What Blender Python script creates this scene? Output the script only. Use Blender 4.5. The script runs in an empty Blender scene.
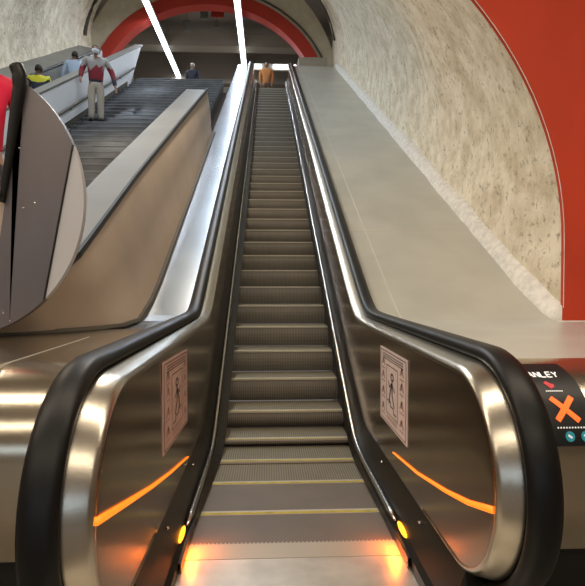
import bpy, bmesh, math, random
from mathutils import Vector, noise
random.seed(4)
S = bpy.context.scene
COL = S.collection
# ---------------------------------------------------------------- camera
F = 530.0
CX, CZ = -0.12, 1.29
cam = bpy.data.cameras.new('camera'); cam.sensor_width = 36; cam.lens = 36*F/585; cam.clip_start = .02; cam.clip_end = 200
co = bpy.data.objects.new('camera', cam); COL.objects.link(co)
co.location = (CX, 0, CZ); co.rotation_euler = (math.radians(90-1.4), 0, math.radians(-2.65)); S.camera = co
# ---------------------------------------------------------------- world, exposure
w = bpy.data.worlds.new('world'); S.world = w; w.use_nodes = True
w.node_tree.nodes['Background'].inputs[0].default_value = (.9, .85, .8, 1); w.node_tree.nodes['Background'].inputs[1].default_value = .15
vs = S.view_settings; vs.view_transform = 'Standard'; vs.look = 'None'; vs.gamma = 1; vs.exposure = 0.18; vs.use_curve_mapping = False

def area(name, loc, size, power, color, rot=(0, 0, 0)):
    l = bpy.data.lights.new(name, 'AREA'); l.shape = 'RECTANGLE'; l.size, l.size_y = size; l.energy = power; l.color = color
    o = bpy.data.objects.new(name, l); COL.objects.link(o); o.location = loc; o.rotation_euler = rot
    return o
WARM = (1, .86, .68); COOL = (.80, .90, 1)
# added lamps, unseen above and behind the camera; fittings are built further down
LOBBY = [(-5.0, -2.4), (1.1, -2.4), (-5.0, 1.6), (1.1, 1.6)]
for i, (x, y) in enumerate(LOBBY):
    area('lobby_fill_light', (x, y, 4.62), (5.6, .5), 92, WARM)
# added strip lamps, unseen above the frame, that light the vault walls
VFILL = [(x, d) for d in (6.4, 9.4, 12.4, 15.4) for x in (-4.5, -1.06)]
def N(d): return .545*d - 2.16
for x, d in VFILL:
    area('vault_fill_light', (x, d, N(d)+4.02), (.2, 1.5), 62 if d < 9 else 46, WARM if d < 9 else COOL)
# ---------------------------------------------------------------- materials
def mat(name, col, rough=.5, metal=0, noise_amt=0, nscale=5, bump=0, bscale=40, emit=None, estr=0, stretch=None, coat=0, col2=None, detail=4, aniso=0):
    m = bpy.data.materials.new(name); m.use_nodes = True; nt = m.node_tree; b = nt.nodes['Principled BSDF']
    b.inputs['Base Color'].default_value = (*col, 1); b.inputs['Roughness'].default_value = rough; b.inputs['Metallic'].default_value = metal
    if coat: b.inputs['Coat Weight'].default_value = coat; b.inputs['Coat Roughness'].default_value = .08
    if aniso: b.inputs['Anisotropic'].default_value = aniso
    if emit: b.inputs['Emission Color'].default_value = (*emit, 1); b.inputs['Emission Strength'].default_value = estr
    tc = nt.nodes.new('ShaderNodeTexCoord'); mp = nt.nodes.new('ShaderNodeMapping'); nt.links.new(tc.outputs['Object'], mp.inputs[0])
    if stretch: mp.inputs['Scale'].default_value = stretch
    if noise_amt or col2:
        n = nt.nodes.new('ShaderNodeTexNoise'); n.inputs['Scale'].default_value = nscale; n.inputs['Detail'].default_value = detail
        nt.links.new(mp.outputs[0], n.inputs[0]); r = nt.nodes.new('ShaderNodeValToRGB')
        c2 = col2 or tuple(max(0, c*(1-noise_amt)) for c in col)
        r.color_ramp.elements[0].color = (*c2, 1); r.color_ramp.elements[1].color = (*col, 1)
        r.color_ramp.elements[0].position = .35; r.color_ramp.elements[1].position = .62
        nt.links.new(n.outputs[0], r.inputs[0]); nt.links.new(r.outputs[0], b.inputs['Base Color'])
    if bump:
        n = nt.nodes.new('ShaderNodeTexNoise'); n.inputs['Scale'].default_value = bscale; n.inputs['Detail'].default_value = 5
        nt.links.new(mp.outputs[0], n.inputs[0]); bp = nt.nodes.new('ShaderNodeBump'); bp.inputs['Strength'].default_value = bump; bp.inputs['Distance'].default_value = .02
        nt.links.new(n.outputs[0], bp.inputs['Height']); nt.links.new(bp.outputs[0], b.inputs['Normal'])
    return m
def grooved(name, col, rough, metal, per=62):
    m = mat(name, col, rough, metal); nt = m.node_tree; b = nt.nodes['Principled BSDF']
    tc = nt.nodes.new('ShaderNodeTexCoord'); wv = nt.nodes.new('ShaderNodeTexWave'); wv.bands_direction = 'X'; wv.inputs['Scale'].default_value = per*.314
    nt.links.new(tc.outputs['Object'], wv.inputs[0]); r = nt.nodes.new('ShaderNodeValToRGB')
    r.color_ramp.elements[0].color = (*[c*.6 for c in col], 1); r.color_ramp.elements[1].color = (*[min(1, c*1.15) for c in col], 1)
    n = nt.nodes.new('ShaderNodeTexNoise'); n.inputs['Scale'].default_value = 6; nt.links.new(tc.outputs['Object'], n.inputs[0])
    mx = nt.nodes.new('ShaderNodeMixRGB'); mx.blend_type = 'MULTIPLY'; mx.inputs[0].default_value = .25
    nt.links.new(wv.outputs[0], r.inputs[0]); nt.links.new(r.outputs[0], mx.inputs[1]); nt.links.new(n.outputs[0], mx.inputs[2]); nt.links.new(mx.outputs[0], b.inputs['Base Color'])
    return m
def emis(name, col, s): return mat(name, col, emit=col, estr=s)
M = {}
M['tread'] = grooved('tread', (.25, .228, .172), .6, .2)
M['riser'] = grooved('riser', (.25, .225, .185), .55, .25)
M['nose'] = mat('nose', (.50, .465, .40), .5, .3)
M['yellow'] = mat('yellow', (.52, .45, .03), .55, noise_amt=.35, nscale=12)
M['comb'] = mat('comb', (.42, .38, .31), .45, .4)
M['plate'] = mat('plate', (.55, .51, .44), .38, .5, noise_amt=.25, nscale=5, bump=.04, bscale=20)
M['panel'] = mat('panel', (.27, .20, .135), .2, .9, bump=.02, bscale=300, noise_amt=.12, nscale=2)
M['steel'] = mat('steel', (.50, .455, .38), .27, 1, bump=.03, bscale=120, stretch=(1, 1, 12))
M['chrome'] = mat('chrome', (.62, .60, .56), .25, 1)
M['rubber'] = mat('rubber', (.006, .006, .006), .42, 0, bump=.02); M['rubber'].node_tree.nodes['Principled BSDF'].inputs['Specular IOR Level'].default_value = .28
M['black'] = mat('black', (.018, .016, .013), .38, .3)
M['dark_skirt'] = mat('dark_skirt', (.022, .02, .016), .33, .5)
M['deck'] = mat('deck', (.58, .575, .53), .36, .35, noise_amt=.12, nscale=1.5)
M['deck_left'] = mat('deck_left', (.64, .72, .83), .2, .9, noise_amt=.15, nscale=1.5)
M['clad'] = mat('clad', (.52, .46, .36), .2, .95, bump=.03, bscale=60, stretch=(1, 8, 8))
M['beige'] = mat('beige', (.42, .33, .26), .42, .15, noise_amt=.15, nscale=1.3)
M['ledge'] = mat('ledge', (.20, .195, .18), .45, .2, noise_amt=.15, nscale=2)
M['seam'] = mat('seam', (.72, .70, .62), .4, .4)
M['rock'] = mat('rock', (.88, .80, .65), .9, 0, bump=1.0, bscale=11, nscale=3.5, col2=(.66, .57, .42), detail=10)
nt = M['rock'].node_tree; b_ = nt.nodes['Principled BSDF']; src = b_.inputs['Base Color'].links[0].from_socket
tc = nt.nodes.new('ShaderNodeTexCoord'); pn = nt.nodes.new('ShaderNodeTexNoise'); pn.inputs['Scale'].default_value = 13; pn.inputs['Detail'].default_value = 6; pn.inputs['Roughness'].default_value = .7
pr_ = nt.nodes.new('ShaderNodeValToRGB'); pr_.color_ramp.elements[0].position = .55; pr_.color_ramp.elements[1].position = .68
pr_.color_ramp.elements[0].color = (0, 0, 0, 1); pr_.color_ramp.elements[1].color = (.75, .75, .75, 1)
pm_ = nt.nodes.new('ShaderNodeMixRGB'); pm_.inputs[2].default_value = (.20, .15, .09, 1)
nt.links.new(tc.outputs['Object'], pn.inputs[0]); nt.links.new(pn.outputs[0], pr_.inputs[0]); nt.links.new(pr_.outputs[0], pm_.inputs[0]); nt.links.new(src, pm_.inputs[1]); nt.links.new(pm_.outputs[0], b_.inputs['Base Color'])
M['rock_lip'] = mat('rock_lip', (.84, .81, .76), .85, 0, noise_amt=.2, nscale=14, bump=.6, bscale=25)
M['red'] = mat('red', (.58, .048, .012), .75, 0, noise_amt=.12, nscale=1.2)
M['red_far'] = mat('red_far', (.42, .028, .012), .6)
M['cream'] = mat('cream', (.62, .56, .44), .85, noise_amt=.15, nscale=3, bump=.4, bscale=12)
M['hall_dark'] = mat('hall_dark', (.26, .215, .18), .7)
M['hall_beam'] = mat('hall_beam', (.33, .29, .24), .6)
M['cable'] = mat('cable', (.07, .06, .045), .7)
M['white'] = mat('white', (.80, .83, .88), .45)
M['stair'] = mat('stair', (.15, .16, .175), .3, .4, noise_amt=.35, nscale=3)  # tone varies at random by noise
M['stair_nose'] = mat('stair_nose', (.24, .25, .27), .4, .3, noise_amt=.3, nscale=3)
M['tube'] = emis('tube', (.86, .93, 1), 5.5)
M['tube_warm'] = emis('tube_warm', (1, .86, .66), 2.6)
M['fixture'] = mat('fixture', (.4, .4, .4), .5)
M['orange_streak'] = emis('orange_streak', (1, .20, .012), 1.25)
M['amber'] = emis('amber', (1, .30, .015), 3.5)
M['orange_x'] = emis('orange_x', (1, .12, .015), 1.1)
M['screen'] = mat('screen', (.004, .004, .004), .45)
M['letters'] = mat('letters', (.85, .85, .85), .5, emit=(1, 1, 1), estr=.25)
M['logo_red'] = mat('logo_red', (.7, .05, .06), .5)
M['teal'] = emis('teal', (.02, .22, .26), .35)
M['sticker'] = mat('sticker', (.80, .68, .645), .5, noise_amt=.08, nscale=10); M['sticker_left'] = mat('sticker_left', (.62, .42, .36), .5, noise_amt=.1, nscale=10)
M['ink'] = mat('ink', (.10, .07, .07), .6)
M['ink_soft'] = mat('ink_soft', (.42, .26, .24), .6)
M['charcoal'] = mat('charcoal', (.17, .15, .155), .38, .5, noise_amt=.15, nscale=1.5, stretch=(2, 1, .6))
M['pale_strip'] = mat('pale_strip', (.46, .455, .48), .5)
M['cool_glow'] = emis('cool_glow', (.62, .80, 1), 1.6)
M['floor'] = mat('floor', (.16, .135, .11), .45, noise_amt=.2, nscale=2)
M['lobby'] = mat('lobby', (.20, .15, .11), .7, noise_amt=.1)
M['lobby_ceiling'] = mat('lobby_ceiling', (.45, .40, .34), .8)
# ---------------------------------------------------------------- helpers
def mesh_obj(name, bm, m, parent=None, smooth=False, ms=None):
    bmesh.ops.recalc_face_normals(bm, faces=bm.faces)
    me = bpy.data.meshes.new(name); bm.to_mesh(me); bm.free()
    for q in (ms or [m]): me.materials.append(M[q] if isinstance(q, str) else q)
    if smooth:
        for p in me.polygons: p.use_smooth = True
    o = bpy.data.objects.new(name, me); COL.objects.link(o)
    if parent: o.parent = parent; o.matrix_parent_inverse = parent.matrix_basis.inverted()
    return o
def box(bm, x0, x1, y0, y1, z0, z1, mi=0):
    v = [bm.verts.new((x, y, z)) for x in (x0, x1) for y in (y0, y1) for z in (z0, z1)]
    for f in ((0, 1, 3, 2), (4, 6, 7, 5), (0, 4, 5, 1), (2, 3, 7, 6), (0, 2, 6, 4), (1, 5, 7, 3)):
        bm.faces.new([v[i] for i in f]).material_index = mi
def boxo(name, m, b, parent=None, bev=0):
    bm = bmesh.new(); box(bm, *b)
    if bev: bmesh.ops.bevel(bm, geom=bm.edges[:], offset=bev, segments=2, affect='EDGES')
    return mesh_obj(name, bm, m, parent)
def loft(rows, closed_u=False, closed_v=False, caps=False):
    bm = bmesh.new(); g = [[bm.verts.new(p) for p in r] for r in rows]; n = len(g); k = len(g[0])
    for i in range(n if closed_u else n-1):
        for j in range(k if closed_v else k-1):
            bm.faces.new((g[i][j], g[(i+1) % n][j], g[(i+1) % n][(j+1) % k], g[i][(j+1) % k]))
    if caps: bm.faces.new(g[0]); bm.faces.new(g[-1])
    return bm
def tube(pts, r, n=8):
    pts = [Vector(p) for p in pts]; rows = []
    for i, p in enumerate(pts):
        t = (pts[min(i+1, len(pts)-1)]-pts[max(i-1, 0)]).normalized()
        a = t.cross(Vector((0, 0, 1)) if abs(t.z) < .9 else Vector((1, 0, 0))).normalized(); b = t.cross(a)
        rr = r[i] if isinstance(r, (list, tuple)) else r
        rows.append([p+rr*(math.cos(2*math.pi*j/n)*a+math.sin(2*math.pi*j/n)*b) for j in range(n)])
    return loft(rows, closed_v=True, caps=True)
def prism(poly, d0, d1):   # polygon in XZ, thick along Y
    return loft([[(x, d0, z) for x, z in poly], [(x, d1, z) for x, z in poly]], closed_v=True, caps=True)
def tag(o, label=None, cat=None, group=None, kind=None):
    if label: o['label'] = label
    if cat: o['category'] = cat
    if group: o['group'] = group
    if kind: o['kind'] = kind
    return o
def thing(name, loc, label, cat, group=None):
    o = bpy.data.objects.new(name, None); COL.objects.link(o); o.location = loc; o.empty_display_size = .1
    return tag(o, label, cat, group)
def struct(o): o['kind'] = 'structure'; return o
def smax(a, b, k=.06): return (a+b+math.sqrt((a-b)**2+4*k*k))/2 - 0
def copy_tree(root, loc):
    r = root.copy(); COL.objects.link(r); r.location = loc
    for ch in list(root.children):
        c = ch.copy(); COL.objects.link(c); c.parent = r
        for g in ch.children:
            h = g.copy(); COL.objects.link(h); h.parent = c
    return r
TOP = 18.6; ZT = N(TOP)
def frange(a, b, n): return [a+(b-a)*i/(n-1) for i in range(n)]
DS = frange(2.4, 5.4, 25) + frange(5.8, TOP, 24)
# ================================================================ SETTING
XC, A, B, T0 = -2.13, 4.43, 3.45, 1.42
def vault_ring(base, n=72, a=A, b=B, low=.55, jitter=0, d=0):
    pts = [(XC+a, base+low+(T0-low)*i/6) for i in range(6)]
    pts += [(XC+a*math.cos(math.pi*i/n), base+T0+b*math.sin(math.pi*i/n)) for i in range(n+1)]
    pts += [(XC-a, base+T0-(T0-low)*(i+1)/6) for i in range(6)]
    return pts
rows = []
nd = 150
for i in range(nd+1):
    d = 4.27+(20.05-4.27)*i/nd; r = []
    for (x, z) in vault_ring(N(d), n=110):
        s = Vector((x, d, z)); q = noise.fractal(s*1.3, .9, 2.1, 5)*.035 + noise.noise(s*.5)*.09
        c = Vector((XC, d, N(d)+T0)); dr = (s-c).normalized()
        q = q*min(1, (d-4.27)*1.2) + .02
        r.append(s+dr*q)
    rows.append(r)
w_ = mesh_obj('wall_tunnel', loft(rows), 'rock', smooth=True); struct(w_)
# pale lip of mortar along the wall's foot
def deckz(d, x=1): return smax(.93, N(d)+.75, .03)
rows = []
for i in range(160):
    d = 4.26+(18.7-4.26)*i/159; wob = .05*noise.noise(Vector((d*1.6, 0, 3)))+.022*noise.noise(Vector((d*6, 1, 3)))
    z = deckz(d); x = 2.19+.05*max(0, 1-(d-4.26)/.5)
    wob *= .45; rows.append([(x+.4, d, z-.1), (x+wob-.01, d, z-.05), (x+wob, d, z+.02), (x+.02+wob, d, z+.06+wob), (x+.05, d, z+.12+wob*1.4), (x+.12, d, z+.15), (x+.4, d, z+.13)])
struct(mesh_obj('trim_1', loft(rows, caps=True), 'rock_lip', smooth=True))
# red portal wall, arch opening, facing the lobby
op = vault_ring(N(4.3), low=-.2)
outer = []
for (x, z) in op:
    a = math.atan2(z-1.6, x-XC); R = 12
    outer.append((XC+max(-6.9, min(6.6, R*math.cos(a))), max(.0, min(5.0, z + (4 if z > 1.7 else 0) if abs(x-XC) < 3 else z))))
# straightforward: slabs above and beside built as fans to a rectangle
bm = bmesh.new()
def rectpt(x, z):
    dx, dz = x-XC, z-.8; L = []
    k = min(7.0/abs(dx) if abs(dx) > 1e-6 else 99, 6.0/dz if dz > 1e-6 else 99)
    return (XC+dx*k, .8+dz*k) if dz > 0 else (XC+math.copysign(7.0, dx), z)
g = []
for (x, z) in op:
    X, Z = rectpt(x, z)
    g.append([bm.verts.new((x, 4.285, z)), bm.verts.new((x, 4.25, z)), bm.verts.new((X, 4.25, Z)), bm.verts.new((X, 4.285, Z))])
for i in range(len(g)-1):
    for j in range(4): bm.faces.new((g[i][j], g[i+1][j], g[i+1][(j+1) % 4], g[i][(j+1) % 4]))
struct(mesh_obj('wall_portal', bm, 'red'))
bm = bmesh.new(); pr = [(x, z) for x, z in op if z > .9 and x > 0]
struct(mesh_obj('trim_2', tube([(x+.004, 4.248, z) for x, z in pr], .003, 6), 'rock_lip'))
struct(mesh_obj('trim_3', tube([(2.25, 4.24, .945), (4.8, 4.24, .945)], .014, 6), 'rock_lip'))
# lobby shell
struct(boxo('floor', 'floor', (-9.2, 5, -5, 4.8, -.1, -.0)))
struct(boxo('ceiling', 'lobby_ceiling', (-9.2, 5, -5, 4.3, 4.8, 4.9)))
struct(boxo('wall_back', 'lobby', (-9.2, 5, -5.1, -5, 0, 4.8)))
struct(boxo('wall_right', 'lobby', (4.87, 5, -5, 4.3, 0, 4.8)))
struct(boxo('wall_left', 'lobby', (-9.2, -9.1, -5, 4.3, 0, 4.8)))
wn = boxo('glow_panel_1', 'cool_glow', (-5.2, 3.2, -4.99, -4.95, 1.2, 2.1)); struct(wn)  # added glowing panel, unseen; gives the steel a blue band and cool fill
for x in (-5.2, -3.1, -1.0, 1.1, 3.2): boxo('panel_bar', 'black', (x-.04, x+.04, -4.95, -4.90, 1.15, 2.15), wn)
# upper hall
boxes = {'wall_far': (-8, 4, 31, 31.2, 7.5, 12.2), 'wall_hall_left': (-8.2, -7.0, 20.3, 31.2, 7.5, 12.2), 'wall_hall_right': (3.2, 4.2, 20.3, 31.2, 7.5, 12.2)}
for k, b in boxes.items(): struct(boxo(k, 'hall_dark', b))
struct(boxo('ceiling_hall', 'hall_dark', (-8, 4, 20.3, 31.2, 12.0, 12.2)))
struct(boxo('floor_hall', 'hall_beam', (-8, 4, TOP+.05, 31.2, ZT-.2, ZT-.005)))
# end wall of the inclined vault: cream annulus + red arch ring
def arch(a, b, z0, n=60): return [(XA+a*math.cos(math.pi*i/n), z0+b*math.sin(math.pi*i/n)) for i in range(n+1)]
ZA = 7.95; XA = -2.28
o1 = arch(4.9, 5.4, ZA); i1 = arch(4.42, 3.95, ZA)
struct(mesh_obj('wall_end', loft([[(x, 19.98, z) for x, z in o1], [(x, 19.98, z) for x, z in i1], [(x, 20.3, z) for x, z in i1]]), 'cream'))
i2 = arch(3.98, 3.48, ZA)
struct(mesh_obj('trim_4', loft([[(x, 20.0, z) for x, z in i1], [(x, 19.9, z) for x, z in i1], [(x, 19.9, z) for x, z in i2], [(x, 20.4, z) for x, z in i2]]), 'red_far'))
struct(boxo('trim_5', 'hall_beam', (-8, 4, 22.3, 22.9, 10.95, 11.45)))
struct(boxo('trim_6', 'hall_dark', (-8, 4, 25.5, 26.2, 10.6, 12)))
# ================================================================ MAIN ESCALATOR
esc = thing('escalator', (0, 2.55, 0), 'narrow long escalator rising straight ahead between brown glossy balustrades and black handrails', 'escalator')
edges = [(2.90, 0), (3.33, 0.002), (3.70, .018), (4.03, .075)] + [(4.35+.367*k, N(4.35+.367*k)) for k in range(40)]
edges = [e for e in edges if e[0] < TOP]
prev = (2.5, 0.0)
def make_step(i, e, z_prev, nxt):
    d, z = e; bm = bmesh.new(); W = .497
    box(bm, -W, W, d, nxt+.004, z-.03, z-.0005, 0)                        # tread
    if z-z_prev > .01:
        rr = []                                                            # curved riser
        for k in range(7):
            f = k/6; rr.append([(-W, d+.035*(1-f)**1.0+.022*math.sin(math.pi*f)*-1+.004, z_prev+(z-z_prev-.006)*f), (W, d+.035*(1-f)-.022*math.sin(math.pi*f)+.004, z_prev+(z-z_prev-.006)*f)])
        g = [[bm.verts.new(p) for p in r] for r in rr]
        for a in range(6): bm.faces.new((g[a][0], g[a][1], g[a+1][1], g[a+1][0])).material_index = 1
    box(bm, -W, W, d-.006, d+.045, z-.012, z+.0015, 2)                    # bright nosing
    s = mesh_obj('step', bm, 'tread', esc, ms=['tread', 'riser', 'nose'])
    if i < 12:
        b = bmesh.new(); box(b, -W+.01, W-.01, d+(.0 if z-z_prev < .03 else -.004), d+(.022 if z-z_prev < .03 else .010), z+.0005, z+.003 if z-z_prev < .03 else z+.0025)
        if z-z_prev < .03: pass
        l = mesh_obj('demarcation_line', b, 'yellow', s)
    return s
zp = 0
b = bmesh.new(); box(b, -.497, .497, 2.55, 2.904, -.03, -.0005); mesh_obj('step', b, 'tread', esc)
for i, e in enumerate(edges):
    nx = edges[i+1][0] if i+1 < len(edges) else TOP+.3
    make_step(i, e, zp, nx); zp = e[1]
bm = bmesh.new(); box(bm, -.5, .5, 2.42, 2.56, -.0, .008, 0)
for k in range(50):
    x = -.49+.02*k; box(bm, x-.003, x+.003, 2.55, 2.58, .0, .004)
mesh_obj('comb_plate', bm, 'comb', esc)
boxo('floor_plate', 'plate', (-.72, .72, .9, 2.425, .0, .006), esc)
b = bmesh.new()
for y in (1.6, 2.05): box(b, -.72, .72, y, y+.008, .006, .0075)
mesh_obj('plate_seam', b, 'black', esc)
R0 = .42; ZH = 1.02
def softz(d, flat, t, k): return smax(flat, N(d)+t, k)-0
def hpath(front):
    """handrail centre line in (d,z) with outward normal"""
    pts = []
    for d in [TOP+.3-.0]+frange(TOP, 6.0, 18)+frange(5.7, 3.2, 22)+frange(3.0, front+R0+.02, 5):
        pts.append((d, softz(d, ZH, .85, .035) if d < TOP+.01 else N(TOP)+.87))
    dc, zc = front+R0, ZH-R0+.0
    z_off = pts[-1][1]-ZH
    for k in range(0, 41):
        a = math.pi/2+math.pi*k/40
        pts.append((dc+R0*math.cos(a), zc+z_off*(1-k/40)+R0*math.sin(a)))
    for q in (.1, .25, .4): pts.append((dc+q, zc-R0))
    out = []
    for i, p in enumerate(pts):
        a = pts[max(i-1, 0)]; c = pts[min(i+1, len(pts)-1)]
        t = Vector((c[0]-a[0], c[1]-a[1])).normalized(); out.append((p[0], p[1], t.y, -t.x))   # outward normal (up when moving towards -d)
    return out
def sweep(path, prof, closed=True):
    rows = [[(x, d+nx*o, z+nz*o) for x, o in prof] for d, z, nx, nz in path]
    return loft(rows, closed_v=closed, caps=closed)
PATHS = {}
for s, front in ((1, 1.53), (-1, 1.36)):
    side = 'right' if s > 0 else 'left'
    P = hpath(front); PATHS[s] = P
    # normals: make sure they point up on the straight
    if P[5][3] < 0: P = [(a, b_, -c, -e) for a, b_, c, e in P]
    # handrail: rounded C profile, 95 mm wide
    prof = [(s*(.705+.048*math.cos(a)), .018*math.sin(a)+(.006 if math.sin(a) > 0 else 0)) for a in [2*math.pi*k/14 for k in range(14)]]
    prof = [(s*.660, -.022), (s*.655, -.004), (s*.662, .014), (s*.682, .022), (s*.712, .024), (s*.742, .020), (s*.758, .008), (s*.760, -.006), (s*.754, -.022), (s*.742, -.024), (s*.738, -.012), (s*.676, -.012), (s*.672, -.024)]
    o = mesh_obj('handrail', sweep(P, prof), 'rubber', esc, smooth=True); 
    # stainless newel rim
    prof = [(s*.578, -.070), (s*.584, -.056), (s*.600, -.046), (s*.640, -.036), (s*.676, -.026), (s*.742, -.026), (s*.742, -.09), (s*.60, -.09)]
    mesh_obj('balustrade_rim', sweep(P, prof), 'steel', esc, smooth=True)
    # brown glossy inner panel
    r = R0-.066; dc, zc = front+R0, ZH-R0+.01
    def pb(d): return smax(.235, N(d)+.30, .03)
    ds = [dc-r*math.cos(math.pi/2*k/22) for k in range(23)]+[2.3, 2.5, 2.8]+frange(3.0, 6.0, 26)+frange(6.5, TOP, 16)
    rows = []
    for d in ds:
        if d <= dc: h = math.sqrt(max(0, r*r-(dc-d)**2)); zt, zb = zc+h, max(zc-h, .20)
        else: zt, zb = softz(d, ZH, .85, .035)-.066*(1 if d < 4.2 else 1.12), pb(d) if d > 2.0 else max(.235, zc-r)
        if d <= dc: zb = max(zc-h, .235 if h > .1 else zc-h)
        rows.append([(s*.583, d, zb), (s*.580, d, zb+(zt-zb)*.33), (s*.580, d, zb+(zt-zb)*.66), (s*.583, d, zt), (s*.64, d, zt), (s*.64, d, zb)])
    mesh_obj('balustrade_panel', loft(rows, closed_v=True), 'panel', esc)
    # skirt, bright trim, dark inner deck
    ds = [2.30]+frange(2.5, 6.0, 30)+frange(6.5, TOP+.2, 16)
    sk = lambda d: smax(.055, N(d)+.13, .03)
    mesh_obj('skirt_panel', loft([[(s*.4995, d, sk(d)-.55 if d > 4 else -.05), (s*.4995, d, sk(d)), (s*.515, d, sk(d)), (s*.515, d, sk(d)-.5 if d > 4 else -.05)] for d in ds], closed_v=True), 'dark_skirt', esc)
    ds2 = frange(2.62, 6.0, 28)+frange(6.5, TOP+.2, 16)
    mesh_obj('skirt_trim', tube([(s*.520, d, sk(d)+.022) for d in ds2], [.006]+[.0165]*(len(ds2)-1), 8), 'chrome', esc, smooth=True)
    ds3 = frange(1.86, 6.0, 33)+frange(6.5, TOP+.2, 16)
    mesh_obj('inner_deck', loft([[(s*.512, d, -.0 if d < 4 else sk(d)-.4), (s*.513, d, sk(d)), (s*.535, d, sk(d)+.02), (s*.592, d, pb(d)+.006), (s*.60, d, pb(d)-.1), (s*.60, d, 0 if d < 4 else pb(d)-.5)] for d in ds3], closed_v=True, caps=True), 'dark_skirt', esc)
    # newel base under the panel
    bm = loft([[(s*x, d, z) for d, z in ((front+.42, .0), (front+.36, .15), (front+.42, .215), (2.6, .215), (2.6, 0))] for x in (.603, .75)], closed_v=True, caps=True)
    mesh_obj('newel_base', bm, 'black', esc)
    wb_ = .06 if s < 0 else .02  # dark strip below stands for the shade between skirt and steps
    mesh_obj('shade_strip', loft([[(s*.4985, d, sk(d)-.005), (s*(.4985-wb_*min(1, (d-2.7)/1.3)), d, sk(d)-.04), (s*(.4985-wb_*min(1, (d-2.7)/1.3)), d, sk(d)-.046), (s*.4985, d, sk(d)-.03)] for d in [2.75]+[q for q in ds if q > 2.8]], closed_v=True, caps=True), 'black', esc)
    # amber warning light at the end of the skirt
    g_ = bmesh.new(); bmesh.ops.create_uvsphere(g_, u_segments=12, v_segments=8, radius=1)
    for v in g_.verts: v.co = Vector((s*.532+v.co.x*.012, 2.53+v.co.y*.085, .075+v.co.z*.018))
    lampo = mesh_obj('warning_light', g_, 'amber', esc, smooth=True); lampo['label'] = 'glowing amber light'
    # glowing orange streak on the inner panel, in place of a reflection
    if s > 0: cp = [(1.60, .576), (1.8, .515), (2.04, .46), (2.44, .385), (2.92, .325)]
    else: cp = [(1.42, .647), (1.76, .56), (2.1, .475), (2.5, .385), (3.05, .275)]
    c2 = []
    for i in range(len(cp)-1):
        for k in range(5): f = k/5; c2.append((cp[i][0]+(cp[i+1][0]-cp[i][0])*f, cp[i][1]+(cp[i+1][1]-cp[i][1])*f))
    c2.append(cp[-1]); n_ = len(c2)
    o = mesh_obj('reflection_streak', tube([(s*.578, d, z) for d, z in c2], [.012*(1-.7*i/n_) for i in range(n_)], 6), 'orange_streak', esc, smooth=True); o['label'] = 'glowing orange streak standing for a reflection'
    # safety sticker with drawing
    if s > 0: d0, d1, za0, za1, zb0, zb1 = 2.62, 3.25, .885, .885, .45, .45
    else: d0, d1, za0, za1, zb0, zb1 = 2.32, 3.02, .93, .90, .52, .49
    def P2(u, v, off=.004): d = d0+(d1-d0)*u; z = (zb0+(zb1-zb0)*u)*(1-v)+(za0+(za1-za0)*u)*v; return (s*(.580-off), d, z)
    def quad(bm, u0, v0, u1, v1, off, th=.0015, mi=0):
        a = [P2(u0, v0, off), P2(u1, v0, off), P2(u1, v1, off), P2(u0, v1, off)]; bvs = [bm.verts.new(p) for p in a]
        cvs = [bm.verts.new((p[0]+s*th, p[1], p[2])) for p in a]
        bm.faces.new(bvs); bm.faces.new(cvs[::-1])
        for k in range(4): bm.faces.new((bvs[k], bvs[(k+1) % 4], cvs[(k+1) % 4], cvs[k]))
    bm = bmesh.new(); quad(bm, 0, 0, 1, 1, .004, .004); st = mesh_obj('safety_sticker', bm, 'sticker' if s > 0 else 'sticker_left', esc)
    st['label'] = 'pale pink safety sign with small line drawings'
    bm = bmesh.new(); e = .0055
    def line(pts, wd=.010):
        for (u0, v0), (u1, v1) in zip(pts, pts[1:]):
            L = math.hypot(u1-u0, v1-v0) or 1; nx, ny = -(v1-v0)/L*wd, (u1-u0)/L*wd
            bm.faces.new([bm.verts.new(P2(*q, e)) for q in ((u0+nx, v0+ny), (u1+nx, v1+ny), (u1-nx, v1-ny), (u0-nx, v0-ny))])
    line([(.03, .03), (.97, .03), (.97, .97), (.03, .97), (.03, .03)], .006)
    line([(.30, .16), (.72, .16), (.72, .80), (.30, .80), (.30, .16)], .006)
    for v in (.93, .90, .87): line([(.12, v), (.88, v)], .006)
    line([(.42, .30), (.50, .45), (.50, .60), (.58, .45), (.62, .30)], .016)     # rider's legs and trunk
    line([(.50, .60), (.60, .52), (.64, .60)], .012); line([(.5, .58), (.40, .50)], .012)
    for k in range(8):
        a = k*math.pi/4; line([(.5+.05*math.cos(a), .67+.045*math.sin(a)), (.5+.05*math.cos(a+.8), .67+.045*math.sin(a+.8))], .014)
    line([(.34, .22), (.44, .22), (.44, .28), (.56, .28), (.56, .34), (.68, .34)], .010)
    mesh_obj('sticker_drawing', bm, 'ink', st)
    bm = bmesh.new()
    for cx in (.16, .85):
        for cy in (.2, .42, .64, .82):
            line([(cx-.06, cy-.05), (cx, cy+.05), (cx+.06, cy-.05)], .014); line([(cx, cy+.05), (cx+.01, cy-.03)], .02)
            line([(cx-.07, cy-.09), (cx+.07, cy-.09)], .008)
    for v in (.12, .09): line([(.32, v), (.70, v)], .008)
    mesh_obj('sticker_print', bm, 'ink_soft', st)
    # little chrome bolts on the dark deck
    for (d, z) in ((2.35, .20), (3.15, .20)):
        q = bmesh.new(); bmesh.ops.create_uvsphere(q, u_segments=8, v_segments=6, radius=.008)
        for v in q.verts: v.co += Vector((s*.566, d, z-.008))
        mesh_obj('bolt', q, 'chrome', esc)
# amber lamps' own light
for s in (1, -1):
    area('warning_light_glow', (s*.485, 2.48, .075), (.03, .12), 1.15, (1, .19, .01), (0, math.radians(s*48), 0))
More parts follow.
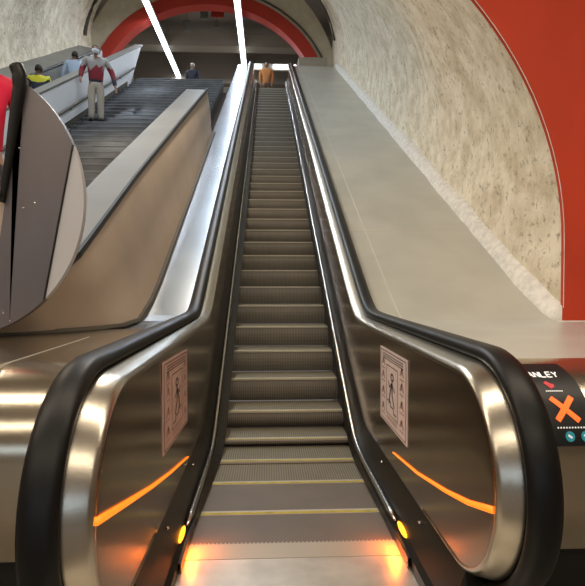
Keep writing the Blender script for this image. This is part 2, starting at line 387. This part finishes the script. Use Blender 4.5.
# ================================================================ DECKS BESIDE THE ESCALATOR
def nose_rows(x0, x1, d_edge=2.38, dfr=2.0, ztop=.93, zb=.22):
    prof = []
    for k in range(11):
        a = math.pi/2*k/10; prof.append((dfr+(d_edge-dfr)*(1-math.cos(a)) if False else d_edge-(d_edge-dfr)*math.sin(math.pi/2-a), 0))
    prof = [(d_edge-(d_edge-dfr)*math.cos(math.pi/2*k/12), ztop-.34+.34*math.sin(math.pi/2*k/12)) for k in range(13)]
    prof = [(dfr+.03, zb), (dfr, zb+.02), (dfr, .4)]+prof
    return [[(x0, d, z), (x1, d, z)] for d, z in prof], prof
rd = thing('side_deck', (1.6, 2.4, 0), 'wide smooth grey metal deck sloping up between right handrail and rough wall', 'cladding')
rows = [[(x, d, deckz(d)-.0) for x in (.735, 1.2, 1.7, 2.55)]+[(2.55, d, deckz(d)-.06), (.735, d, deckz(d)-.06)] for d in frange(3.9, 5.2, 14)+frange(5.6, TOP, 20)]
mesh_obj('sloping_deck', loft(rows, closed_v=True, caps=True), 'deck', rd)
z39 = deckz(3.9)
rows = [[(.735, d, .93+(z39-.93)*max(0, (d-3.2)/.7)), (4.86, d, .93+(z39-.93)*max(0, (d-3.2)/.7))] for d in (2.38, 2.6, 3.2, 3.55, 3.9, 4.26)]
mesh_obj('level_deck', loft(rows), 'deck', rd)
nr, prof = nose_rows(.765, 4.86)
mesh_obj('rounded_front', loft(nr), 'clad', rd, smooth=True)
boxo('plinth', 'black', (.765, 4.86, 2.06, 2.3, 0, .25), rd)
mesh_obj('deck_seam', tube([(.98, d, deckz(d)+.001) for d in frange(3.95, 5.2, 14)+frange(5.6, TOP, 20)], .0035, 6), 'seam', rd)
for d in (6.0, 9.9): boxo('cross_seam', 'seam', (.76, 2.2, d, d+.008, deckz(d)-.01, deckz(d)+.004), rd)
boxo('end_block', 'hall_beam', (.95, 1.95, TOP, TOP+.6, ZT+.3, ZT+1.05), rd)
# status display on the rounded front
def nose_pt(x, s_, off):   # s_ 0 bottom..1 top along the rounded part
    k = s_*math.pi/2; d = 2.38-.38*math.cos(k); z = .59+.34*math.sin(k)
    n = Vector((0, -math.cos(k)/.38, math.sin(k)/.34)).normalized()
    return (x, d+n.y*off, z+n.z*off)
disp = thing('status_display', (1.0, 2.02, .66), 'black escalator status display with orange X on rounded steel front beside right handrail', 'display')
U0, U1, V0, V1 = .79, 1.16, .10, .80
rows = []
for k in range(41):
    v = V0+(V1-V0)*k/40; x1 = U1-(.02*max(0, k-28)/12)
    rows.append([nose_pt(U0, v, .001), nose_pt(U0, v, .011), nose_pt(x1, v, .011), nose_pt(x1, v, .001)])
mesh_obj('screen', loft(rows, closed_v=True, caps=True), 'screen', disp)
def dpoly(bm, pts, off=.0135): bm.faces.new([bm.verts.new(nose_pt(x, v, off)) for x, v in pts])
def dstroke(bm, pts, wx, wv, off=.0135):
    q = []
    for (x0, v0), (x1, v1) in zip(pts, pts[1:]): q += [(x0+(x1-x0)*k/5, v0+(v1-v0)*k/5) for k in range(5)]
    pts = q+[pts[-1]]
    for (x0, v0), (x1, v1) in zip(pts, pts[1:]):
        dx, dv = (x1-x0), (v1-v0)*.55; L = math.hypot(dx, dv) or 1; nx, nv = -dv/L*wx, dx/L*wx/.55
        dpoly(bm, [(x0+nx, v0+nv), (x1+nx, v1+nv), (x1-nx, v1-nv), (x0-nx, v0-nv)], off)
bm = bmesh.new(); cx, cv = 1.06, .355
dstroke(bm, [(cx-.045, cv+.085), (cx+.045, cv-.085)], .011, 0); dstroke(bm, [(cx+.042, cv+.09), (cx-.042, cv-.08)], .011, 0, .0137)
mesh_obj('cross_symbol', bm, 'orange_x', disp)
G = {'A': [[(0, 0), (.5, 1), (1, 0)], [(.22, .4), (.78, .4)]], 'N': [[(0, 0), (0, 1), (1, 0), (1, 1)]], 'L': [[(0, 1), (0, 0), (1, 0)]],
     'E': [[(1, 1), (0, 1), (0, 0), (1, 0)], [(0, .5), (.85, .5)]], 'Y': [[(0, 1), (.5, .5), (1, 1)], [(.5, .5), (.5, 0)]]}
bm = bmesh.new(); x = .972
for ch in 'ANLEY':
    for st_ in G[ch]: dstroke(bm, [(x+.0195*u, .625+.055*v) for u, v in st_], .0034, 0)
    x += .0262
mesh_obj('lettering', bm, 'letters', disp)
bm = bmesh.new()
dpoly(bm, [(1.015, .565), (1.028, .585), (1.045, .56), (1.056, .555), (1.054, .53), (1.036, .515)]); mesh_obj('red_emblem', bm, 'logo_red', disp)
bm = bmesh.new()
for k in range(9): dstroke(bm, [(1.010+.008*k, .495), (1.015+.008*k, .495)], .003, 0)
for k in range(12): dstroke(bm, [(1.01+.0115*k, .225), (1.016+.0115*k, .225)], .003, 0)
mesh_obj('small_print', bm, 'letters', disp)
for cx in (1.055, 1.118):
    bm = bmesh.new(); dpoly(bm, [(cx+.019*math.cos(a*math.pi/9), .165+.036*math.sin(a*math.pi/9)) for a in range(18)]); bt = mesh_obj('button', bm, 'teal', disp)
    bm = bmesh.new(); dstroke(bm, [(cx-.007, .175), (cx+.007, .155)], .004, 0, .0142); mesh_obj('button_mark', bm, 'letters', bt)
# left deck
ld = thing('side_deck', (-1.5, 2.4, 0), 'polished steel deck left of the left handrail with rounded front, reflecting lamps', 'cladding')
rows = [[(x, d, deckz(d)) for x in (-.735, -.9, -1.14)]+[(-1.14, d, deckz(d)-.06), (-.735, d, deckz(d)-.06)] for d in frange(3.9, 5.2, 14)+frange(5.6, TOP, 20)]
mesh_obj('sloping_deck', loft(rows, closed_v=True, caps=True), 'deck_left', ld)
rows = [[(-.735, d, .93+(z39-.93)*max(0, (d-3.2)/.7)), (-3.4, d, .93+(z39-.93)*max(0, (d-3.2)/.7))] for d in (2.38, 2.6, 3.2, 3.55, 3.9)]
mesh_obj('level_deck', loft(rows), 'clad', ld)
nr, prof = nose_rows(-.765, -3.4)
mesh_obj('rounded_front', loft(nr), 'clad', ld, smooth=True)
boxo('plinth', 'black', (-3.4, -.765, 2.06, 2.3, 0, .25), ld)
b = bmesh.new()
box(b, -1.25, -1.245, 2.0, 3.4, .9, .932); mesh_obj('deck_seam', b, 'seam', ld)
# ================================================================ PARTITION (beige) BETWEEN ESCALATOR AND STAIRS
pt = thing('partition', (-1.35, 3.6, .9), 'tall beige partition with dark top edge, sloping up between escalator and stairs', 'partition')
def ptop(d): return N(d)+1.6 if d > 3.3 else N(3.3)+1.6
PE = 9.6
def ptx(d): return -1.2-.19*min(1, (9.52-d)/4.2)-.03*max(0, (5.3-d)/2.1)
base = [(-1.12, d) for d in frange(PE+.35, 4.9, 12)]+[(-1.13, 4.6), (-1.16, 4.3), (-1.23, 4.05), (-1.36, 3.82), (-1.55, 3.65), (-1.85, 3.52), (-2.3, 3.42), (-3.4, 3.36)]
topc = [(ptx(d), d) for d in frange(PE, 4.7, 12)]+[(ptx(d), d) for d in (4.45, 4.2, 3.95, 3.7)]+[(-1.46, 3.5), (-1.6, 3.36), (-2.3, 3.34), (-3.4, 3.34)]
rows = []
for (bx_, bd), (tx, td) in zip(base, topc):
    zb, zt = deckz(bd)-.01, ptop(td)
    rows.append([(bx_, bd, zb), (bx_-.02+(tx-bx_)*.15, bd+(td-bd)*.2, zb+.04), (bx_+(tx-bx_)*.55, bd+(td-bd)*.5, zb+(zt-zb)*.5), (tx, td, zt-.02), (tx-.02, td, zt)])
mesh_obj('face', loft(rows), 'beige', pt, smooth=True)
mesh_obj('groove', tube([(x+.012, d, deckz(d)+.006) for x, d in base], .026, 6), 'cable', pt)
mesh_obj('top_edge', tube([(x-.002, d, ptop(d)+.006) for x, d in topc], .026, 6), 'rubber', pt)
rows = []
for x, d in topc[:16]: h_ = 1.7 if d > 4.6 else .05; rows.append([(x-.01, d, ptop(d)+.006), (x-.36, d, ptop(d)+.012), (x-.38, d, ptop(d)-.02), (x-.38, d, ptop(d)-h_), (x-.03, d, ptop(d)-h_)])
mesh_obj('top_deck', loft(rows, closed_v=True, caps=True), 'ledge', pt)
# raised landing beside the partition (where the pink-clad rider stands)
bm = bmesh.new(); box(bm, -3.4, -1.97, 3.62, 4.75, 0, 1.297); struct(mesh_obj('floor_landing', bm, 'beige'))
# ================================================================ STAIRS
stc = thing('staircase', (-3, 4.6, 0), 'dark grey staircase beyond the partition, patchy in tone', 'staircase')
bm = bmesh.new(); T1 = .25; zt = 0
k = 0; d = 4.9
while d < 18.5:
    z = N(d)+T1; box(bm, -4.56, -1.64, d, d+.42, z-.45, z, 0); box(bm, -4.56, -1.64, d-.012, d+.03, z-.018, z+.004, 1); d += .367
mesh_obj('flight', bm, 'stair', stc, ms=['stair', 'stair_nose'])
wb = thing('stair_balustrade', (-4.62, 4.8, .5), 'solid white balustrade on far side of the stairs with sloping grey cap', 'balustrade')
prof = lambda d: (N(d)+T1-.3, N(d)+1.27)
rows = []
for d in [4.9, 8, 12, 16, 17.2]: rows.append([(-4.57, d, prof(d)[0]), (-4.57, d+(2.0 if d > 17 else 0), prof(d+(2.0 if d > 17 else 0))[1]), (-4.67, d+(2.0 if d > 17 else 0), prof(d+(2.0 if d > 17 else 0))[1]), (-4.67, d, prof(d)[0])])
mesh_obj('board', loft(rows, closed_v=True, caps=True), 'white', wb)
mesh_obj('cap_rail', loft([[(-4.53, d, N(d)+1.26), (-4.53, d, N(d)+1.31), (-4.78, d, N(d)+1.31), (-4.78, d, N(d)+1.26)] for d in (4.9, 19.2)], closed_v=True, caps=True), 'ledge', wb)
mesh_obj('base_band', loft([[(-4.555, d, N(d)+.2), (-4.555, d, N(d)+.37), (-4.569, d, N(d)+.37), (-4.569, d, N(d)+.2)] for d in (4.9, 17.2)], closed_v=True, caps=True), 'cable', wb)
hr = thing('stair_handrail', (-4.5, 5, 1), 'thin dark handrail fixed on brackets to the white stair balustrade', 'handrail')
mesh_obj('rail', tube([(-4.45, d, N(d)+.72) for d in (5, 9, 13, 17.6)], .035, 8), 'cable', hr)
for d in range(6, 18, 2): boxo('bracket', 'cable', (-4.57, -4.44, d-.015, d+.015, N(d)+.66, N(d)+.69), hr)
# far escalator
fe = thing('escalator', (-5.25, 4.8, 0), 'second escalator beyond the white balustrade, along the left tunnel wall', 'escalator')
bm = bmesh.new(); d = 4.9
while d < 18.5: box(bm, -5.75, -4.80, d, d+.42, N(d)-.35, N(d), 0); d += .367
o = mesh_obj('steps', bm, 'stair', fe)
mesh_obj('side_panel', loft([[(-4.69, d, N(d)-.3), (-4.69, d, N(d)+1.1), (-4.79, d, N(d)+1.1), (-4.79, d, N(d)-.3)] for d in (4.9, 18.5)], closed_v=True, caps=True), 'ledge', fe)
mesh_obj('side_panel', loft([[(-5.76, d, N(d)-.3), (-5.76, d, N(d)+1.15), (-6.6, d, N(d)+1.32), (-6.6, d, N(d)-.3)] for d in (4.9, 18.6)], closed_v=True, caps=True), 'ledge', fe)
for x in (-4.90, -5.80):
    mesh_obj('handrail', tube([(x, d, N(d)+1.06 if x > -5 else N(d)+1.2) for d in (4.9, 12, 18.5)], .035, 8), 'rubber', fe)
mesh_obj('light_edge', tube([(-4.80, d, N(d)+1.125) for d in (8, 12, 18.5)], .03, 6), 'seam', fe)
# ================================================================ LAMPS
def strip(x, y0, y1, z, label, grp=None):
    t = thing('strip_light', (x, (y0+y1)/2, z), label, 'light', grp)
    bm = bmesh.new(); box(bm, x-.12, x+.12, y0, y1, z+.015, z+.10); mesh_obj('housing', bm, 'fixture', t)
    bm = bmesh.new(); box(bm, x-.10, x+.10, y0+.03, y1-.03, z-.03, z+.016); mesh_obj('tube', bm, 'tube', t)
    for yy in (y0+.4, y1-.4):
        top = 12.0 if yy > 20.35 else min(N(yy)+T0+B*math.sqrt(max(0, 1-((x-XC)/A)**2))+.15, 14)
        mesh_obj('wire', tube([(x, yy, z+.1), (x, yy, top)], .008, 5), 'cable', t)
ZL = 10.9
for nm, x, segs in (('left', -4.32, ((17.4, 20.55), (20.62, 23.5), (23.6, 26.6))), ('right', -1.17, ((17.2, 20.0), (20.07, 23.3), (23.36, 26.2)))):
    for i, (a, b_) in enumerate(segs):
        strip(x, a, b_, ZL, ['nearest', 'middle', 'farthest'][i]+' of three bright white strip lamps in the '+nm+' row over the stairhead', 'strip lamps over the stairhead')
        area('strip_lamp_light', (x, (a+b_)/2, ZL-.06), (.2, b_-a-.2), 45, COOL)
for x, d in VFILL:  # fittings of the added vault lamps
    t = thing('vault_fill_lamp', (x, d, N(d)+4.1), 'fill lamp added under the vault, unseen above the frame', 'light', 'added fill lamps under the vault')
    bm = bmesh.new(); box(bm, x-.12, x+.12, d-.78, d+.78, N(d)+4.06, N(d)+4.14); mesh_obj('housing', bm, 'fixture', t)
    bm = bmesh.new(); box(bm, x-.09, x+.09, d-.74, d+.74, N(d)+4.03, N(d)+4.062); mesh_obj('tube', bm, 'tube_warm' if d < 9 else 'tube', t)
    mesh_obj('wire', tube([(x, d, N(d)+4.14), (x, d, N(d)+T0+B*math.sqrt(1-((x-XC)/A)**2)+.2)], .01, 5), 'cable', t)
for x, y in LOBBY:  # added fittings, made long so the steel reflects them as bands
    t = thing('lobby_fill_lamp', (x, y, 4.8), 'long warm fill lamp added behind the camera, unseen', 'light', 'added lobby fill lamps')
    bm = bmesh.new(); box(bm, x-2.95, x+2.95, y-.35, y+.35, 4.68, 4.8); mesh_obj('frame', bm, 'fixture', t)
    bm = bmesh.new(); box(bm, x-2.88, x+2.88, y-.28, y+.28, 4.65, 4.681); mesh_obj('diffuser', bm, 'tube_warm', t)
hl = thing('wall_lamp', (.05, 23.2, 10.4), 'horizontal white tube lamp across the hall at the escalator top', 'light')
bm = bmesh.new(); box(bm, .1, 1.0, 21.2, 21.26, 9.66, 9.80); mesh_obj('tube', bm, 'tube', hl)
bm = bmesh.new(); box(bm, -.68, -.36, 21.2, 21.26, 9.66, 9.80); mesh_obj('tube', bm, 'tube', hl)
bm = bmesh.new(); box(bm, -.9, 1.05, 21.26, 21.34, 9.60, 9.86); mesh_obj('housing', bm, 'hall_beam', hl)
bm = bmesh.new()
for x in (-.85, 1.0): box(bm, x-.04, x+.04, 21.27, 21.33, ZT-.005, 9.62)
mesh_obj('post', bm, 'hall_beam', hl)
# cables on the end wall and vault
def wall_cable(name, pts, r, label):
    o = mesh_obj(name, tube(pts, r, 6), 'cable'); tag(o, label, 'cable')
def vp(d, ang, inset=.12):   # point on the vault
    a = math.radians(ang); return (XC+(A-inset)*math.cos(a), d, N(d)+T0+(B-inset)*math.sin(a))
wall_cable('cable', [vp(19.2, a, .02) for a in range(3, 74, 5)], .045, 'thick dark cable curving over the right side of the vault end')
wall_cable('cable', [vp(19.2, a, .02) for a in range(177, 106, -5)], .065, 'thick dark cable curving over the left side of the vault end')
wall_cable('cable', [(XA+4.55*math.cos(math.radians(a)), 19.93, ZA+4.1*math.sin(math.radians(a))) for a in range(15, 80, 5)], .035, 'thin dark cable following the outside of the right end of red arch')
# hanging signs in the hall
def sign(px, py, d, wd, hg, m, label):
    x = CX+(px-268)*d/F; z = CZ+(280-py)*d/F
    t = thing('hanging_sign', (x, d, z+hg/2), label, 'sign', 'small signs hanging in the upper hall')
    bm = bmesh.new(); box(bm, x-wd/2, x+wd/2, d-.03, d+.03, z-hg/2, z+hg/2); mesh_obj('board', bm, m, t)
    mesh_obj('hanger', tube([(x, d, z+hg/2), (x, d, 12.0)], .012, 5), 'cable', t)
sign(189, 31, 21.2, .26, .42, 'ledge', 'leftmost small pale sign hanging under the dark hall ceiling')
sign(206, 20, 21.6, .30, .34, 'ledge', 'highest small pale sign hanging under the dark hall ceiling')
sign(218, 29, 21.9, .20, .26, 'ledge', 'smallest pale sign, just below the dark red one')
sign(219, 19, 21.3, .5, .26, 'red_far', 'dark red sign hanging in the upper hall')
# ================================================================ ROUNDED END PANEL AT LEFT
DP = 3.25
def pxz(px, py, d=DP): return (CX+(px-268)*d/F, CZ+(280-py)*d/F)
def ell(a): return pxz(-34+122*math.cos(a), 201-134*math.sin(a))
rp = thing('end_panel', (-1.9, DP, .93), 'big dark grey metal panel with rounded edge and pale strip, left of the partition', 'panel')
arc = [math.radians(a) for a in range(62, -91, -4)]
strip_top = math.radians(23); strip_bot = math.radians(-47)
poly = [pxz(33, 84)]+[ell(a) for a in arc if a > strip_top]+[ell(strip_top), ell(strip_bot)]+[ell(a) for a in arc if a < strip_bot]+[pxz(-40, 334), pxz(-20, 330), pxz(2, 305), pxz(6, 250), pxz(15, 190), pxz(24, 130), pxz(31, 100)]
mesh_obj('grey_plate', prism(poly, DP, DP+.06), 'charcoal', rp)
n_ = 18; poly = [ell(strip_top+(strip_bot-strip_top)*k/n_) for k in range(n_+1)]
x0, z0 = ell(strip_top); x1, z1 = ell(strip_bot)
o = mesh_obj('edge_strip', prism(poly, DP+.004, DP+.056), 'pale_strip', rp); o['label'] = 'pale grey strip along the rounded edge'
bm = tube([(x0, DP, z0), (x1, DP, z1)], .006, 6); mesh_obj('joint', bm, 'black', rp)
poly = [pxz(15, 190), pxz(6, 250), pxz(2, 305), pxz(-20, 330), pxz(-40, 334), pxz(-45, 190)]
mesh_obj('side_plate', prism(poly, DP+.01, DP+.05), 'beige', rp)
pts = [pxz(-6, 330), pxz(-1, 270), pxz(5, 205), pxz(12, 165), pxz(18, 125), pxz(23, 95), pxz(23, 82), pxz(20, 74)]
rows = []
cpts = []
pts = [(x+.04, z) for x, z in pts]
for i in range(len(pts)-1):
    for k in range(4): f = k/4; cpts.append((pts[i][0]*(1-f)+pts[i+1][0]*f, pts[i][1]*(1-f)+pts[i+1][1]*f))
cpts.append(pts[-1])
mesh_obj('handrail', tube([(x, DP-.02, z) for i, (x, z) in enumerate(cpts)][8:], [.018+.022*min(1, i/14) for i in range(len(cpts)-8)], 10), 'rubber', rp, smooth=True)
for px, py in ((30, 210), (41, 205), (10, 312), (16, 320), (27, 152), (66, 95)):
    if px > 60: continue
    x, z = pxz(px, py); q = bmesh.new(); bmesh.ops.create_uvsphere(q, u_segments=8, v_segments=6, radius=.006)
    for v in q.verts: v.co = Vector((x+v.co.x, DP-.0+v.co.y*.4, z+v.co.z))
    mesh_obj('rivet', q, 'steel', rp)
# ================================================================ PEOPLE
PM = {}
def pm(c, r=.8):
    if c not in PM: PM[c] = mat('cloth', c, r, bump=.1, bscale=60)
    return PM[c]
def skin_mesh(name, joints, edges_, radii, m, parent, root=0, sub=1):
    me = bpy.data.meshes.new(name); me.from_pydata([Vector(j) for j in joints], edges_, []); me.update()
    o = bpy.data.objects.new(name, me); COL.objects.link(o)
    s = o.modifiers.new('s', 'SKIN'); s.use_smooth_shade = True
    for i, r in enumerate(radii):
        me.skin_vertices[0].data[i].radius = (r, r) if not isinstance(r, tuple) else r
        me.skin_vertices[0].data[i].use_root = (i == root)
    ss = o.modifiers.new('u', 'SUBSURF'); ss.levels = sub; ss.render_levels = sub
    dg = bpy.context.evaluated_depsgraph_get(); ev = o.evaluated_get(dg)
    nm = bpy.data.meshes.new_from_object(ev); bpy.data.objects.remove(o)
    nm.materials.clear(); nm.materials.append(m)
    for p in nm.polygons: p.use_smooth = True
    q = bpy.data.objects.new(name, nm); COL.objects.link(q)
    if parent: q.parent = parent
    return q
def person(loc, yaw, H, label, shirt, trousers, skin, hair, arms=((-.05, 0), (-.05, 0)), mask=False, cap=None, upper=None, stripe=None, group=None, lean=0, handz=(.46, .46), shoes=(.02, .02, .02), bald=False, collar=None):
    """local frame: +Y is the way the person faces, Z up"""
    t = thing('person', loc, label, 'person', group); t.rotation_euler = (0, 0, yaw); k = H
    sx, hz, sz = .118*k, .52*k, .815*k
    def arm(s, f, hzr):   # shoulder, elbow, wrist, hand
        out, fw = f
        return [(s*sx, lean, sz), (s*(sx+.045*k+out*.5), lean+fw*.25-.01, sz-.165*k), (s*(sx+.04*k+out), lean+fw, hzr*k+.04*k)]
    L, R = arm(-1, arms[0], handz[0]), arm(1, arms[1], handz[1])
    J = [(0, 0, hz), (0, lean*.4, .62*k), (0, lean, .76*k), (0, lean, .845*k), (0, lean+.005, .885*k)]; E = [(0, 1), (1, 2), (2, 3), (3, 4)]
    rad = [(.074*k, .052*k), (.070*k, .048*k), (.080*k, .052*k), .034*k, .033*k]
    for A_ in (L, R):
        b0 = len(J); J += A_; E += [(2, b0), (b0, b0+1), (b0+1, b0+2)]; rad += [.034*k, .024*k, .016*k]
        h = Vector(A_[2]); dirv = (Vector(A_[2])-Vector(A_[1])).normalized(); palm = h+dirv*.035*k
        J.append(tuple(palm)); E.append((b0+2, b0+3)); rad.append((.016*k, .01*k)); s = -1 if A_ is L else 1
        for q in range(4):
            a = palm+Vector(((q-1.5)*.010*k*.5, (q-1.5)*.009*k, 0))+dirv*.02*k; c = a+dirv*(.024-.003*abs(q-1.3))*k+Vector((-s*.006*k, .004*k, 0))
            b1 = len(J); J += [tuple(a), tuple(c)]; E += [(b0+3, b1), (b1, b1+1)]; rad += [.0055*k, .0045*k]
        a = h+dirv*.02*k+Vector((0, .018*k, 0)); b1 = len(J); J.append(tuple(a+dirv*.014*k)); E.append((b0+3, b1)); rad.append(.0055*k)
    feet = []
    for s in (-1, 1):
        b0 = len(J); leg = [(s*.052*k, 0, .49*k), (s*.055*k, .012, .27*k), (s*.057*k, -.01, .045*k), (s*.065*k, .075*k, .022*k)]
        J += leg; E += [(0, b0), (b0, b0+1), (b0+1, b0+2), (b0+2, b0+3)]; rad += [.052*k, .034*k, .023*k, (.024*k, .016*k)]; feet.append(leg)
    body = skin_mesh('body', J, E, rad, pm(skin, .55), t)
    # head joined to the body mesh, with face relief
    bm = bmesh.new(); bm.from_mesh(body.data); r = bmesh.ops.create_uvsphere(bm, u_segments=20, v_segments=14, radius=1)
    for v in r['verts']:
        x, y, z = v.co; w_ = .047 if z > -.2 else .047*(1-.32*(-z-.2)); yy = .056*y
        if y > 0 and abs(x) < .22 and -.35 < z < .12: yy += .012*(1-abs(x)/.22)
        if y > .3 and .02 < z < .3 and .2 < abs(x) < .55: yy -= .004
        v.co = Vector((x*w_*k, lean+.008*k+yy*k, .932*k+z*.066*k))
    for s in (-1, 1):
        e = bmesh.ops.create_uvsphere(bm, u_segments=8, v_segments=6, radius=1)
        for v in e['verts']: v.co = Vector((s*.048*k+v.co.x*.006*k, lean+.004*k+v.co.y*.010*k, .93*k+v.co.z*.017*k))
    for f in bm.faces: f.smooth = True
    bm.to_mesh(body.data); bm.free()
    # eyes and mouth
    bm = bmesh.new()
    for s in (-1, 1):
        e = bmesh.ops.create_uvsphere(bm, u_segments=8, v_segments=6, radius=1)
        for v in e['verts']: v.co = Vector((s*.019*k+v.co.x*.007*k, lean+.055*k+v.co.y*.004*k, .94*k+v.co.z*.0035*k))
    o = mesh_obj('eyes', bm, pm((.02, .015, .01)));  o.parent = t
    def cap_mesh(nm, col, grow, zmin, front):
        bm = bmesh.new(); bmesh.ops.create_uvsphere(bm, u_segments=20, v_segments=14, radius=1); dl = []
        for v in bm.verts:
            x, y, z = v.co
            if z < zmin+front*max(0, y): dl.append(v); continue
            v.co = Vector((x*(.047+grow)*k, lean+.006*k+y*(.058+grow)*k, .932*k+z*(.066+grow)*k))
        bmesh.ops.delete(bm, geom=dl, context='VERTS')
        e = bmesh.ops.solidify(bm, geom=bm.faces[:], thickness=.004*k)
        o = mesh_obj(nm, bm, pm(col), smooth=True); o.parent = t
    if cap: cap_mesh('cap', cap, .006, .12, .25)
    cap_mesh('hair', hair, .004, -.45, 1.15)
    if mask:
        bm = bmesh.new(); bmesh.ops.create_uvsphere(bm, u_segments=20, v_segments=14, radius=1); dl = []
        for v in bm.verts:
            x, y, z = v.co
            if y < .15 or z > .12 or z < -.9: dl.append(v); continue
            v.co = Vector((x*.050*k, lean+.010*k+y*.066*k, .932*k+z*.066*k))
        bmesh.ops.delete(bm, geom=dl, context='VERTS'); bmesh.ops.solidify(bm, geom=bm.faces[:], thickness=.003)
        o = mesh_obj('face_mask', bm, pm((.75, .80, .86)), smooth=True); o.parent = t
    # shirt
    g = .012*k; sleeve = 1.0 if upper != 'short' else .45
    def clip(A_): 
        e = Vector(A_[1]); w2 = Vector(A_[2])
        return [A_[0], A_[1], tuple(e+(w2-e)*.88)] if sleeve == 1 else [A_[0], tuple(Vector(A_[0])+(e-Vector(A_[0]))*.85)]
    J = [(0, 0, .465*k), (0, lean*.4, .62*k), (0, lean, .76*k), (0, lean, .835*k)]; E = [(0, 1), (1, 2), (2, 3)]; rad = [(.104*k, .080*k), (.094*k, .07*k), (.104*k, .074*k), .048*k]
    for A_ in (clip(L), clip(R)):
        b0 = len(J); J += A_; E.append((2, b0)); E += [(b0+i, b0+i+1) for i in range(len(A_)-1)]; rad += [.046*k, .036*k, .028*k][:len(A_)]
    sh = skin_mesh('shirt', J, E, rad, pm(shirt), t)
    if stripe:   # list of (z_low, z_high, colour) in fractions of height
        for zl, zh, c in stripe:
            sh.data.materials.append(pm(c)); mi = len(sh.data.materials)-1
            for p in sh.data.polygons:
                if zl*k <= p.center.z < zh*k: p.material_index = mi
    # trousers
    J = [(0, 0, .57*k), (0, 0, .485*k)]; E = [(0, 1)]; rad = [(.094*k, .070*k), (.092*k, .070*k)]
    for lg in feet:
        b0 = len(J); J += [lg[0], lg[1], (lg[2][0], lg[2][1], .05*k)]; E += [(1, b0), (b0, b0+1), (b0+1, b0+2)]; rad += [.060*k, .047*k, .040*k]
    skin_mesh('trousers', J, E, rad, pm(trousers), t)
    for lg in feet:
        bm = bmesh.new(); bmesh.ops.create_uvsphere(bm, u_segments=12, v_segments=8, radius=1)
        for v in bm.verts: v.co = Vector((lg[3][0]+v.co.x*.030*k, .045*k+v.co.y*.085*k, max(.0, .026*k+v.co.z*.03*k)))
        o = mesh_obj('shoe', bm, pm(shoes), smooth=True); o.parent = t
    return t
GREY, BURG, NAVY = (.33, .32, .32), (.24, .02, .035), (.03, .03, .06)
def stair_z(d, t=T1):   # height of the tread below depth d
    k = math.floor((d-4.9)/.367); return N(4.9+.367*k)+t
PD = 12.78
person((CX+(101-268)*PD/F, PD, stair_z(PD)+.004), math.radians(-164), 1.82, 'person walking down the stairs in striped sweater, pale trousers and face mask', NAVY, (.42, .38, .32), (.30, .17, .11), (.02, .015, .012),
       arms=((.15, .14), (.04, .12)), handz=(.41, .50), mask=True, stripe=[(.575, .715, BURG), (.715, .95, GREY)])
def esc_z(d):
    k = math.floor((d-4.9)/.367); return N(4.9+.367*k)
d = 12.4; person((-5.30, d, esc_z(d)+.004), math.radians(10), 1.66, 'person on far escalator in dark jacket with yellow shoulder band', (.03, .035, .06), (.03, .03, .05), (.25, .15, .10), (.02, .015, .01), stripe=[(.775, .84, (.62, .60, .04))])
d = 14.7; person((-5.30, d, esc_z(d)+.004), math.radians(10), 1.74, 'person on far escalator in light blue shirt, arm on the handrail', (.42, .52, .68), (.05, .05, .08), (.25, .15, .10), (.03, .02, .015), arms=((.05, .1), (.22, .25)), handz=(.46, .62))
d = 20.6; person((-.17, d, ZT), math.radians(180), 1.66, 'person in orange brown clothes standing at the top of the escalator', (.50, .20, .06), (.10, .05, .03), (.35, .2, .12), (.04, .02, .01))
d = 20.9; person((-3.02, d, ZT), math.radians(160), 1.70, 'person in black with a white cap on the upper landing', (.015, .015, .03), (.02, .02, .03), (.35, .24, .18), (.3, .3, .3), cap=(.75, .75, .75))
person((-2.235, 4.02, 1.30), math.radians(25), 1.76, 'person in bright pink shirt at left photo edge beside black handrail', (.80, .015, .07), (.06, .05, .06), (.42, .22, .14), (.02, .015, .01),
       arms=((.02, .0), (.035, .24)), handz=(.46, .80), upper='short', stripe=[(.49, .54, (.80, .015, .07))])
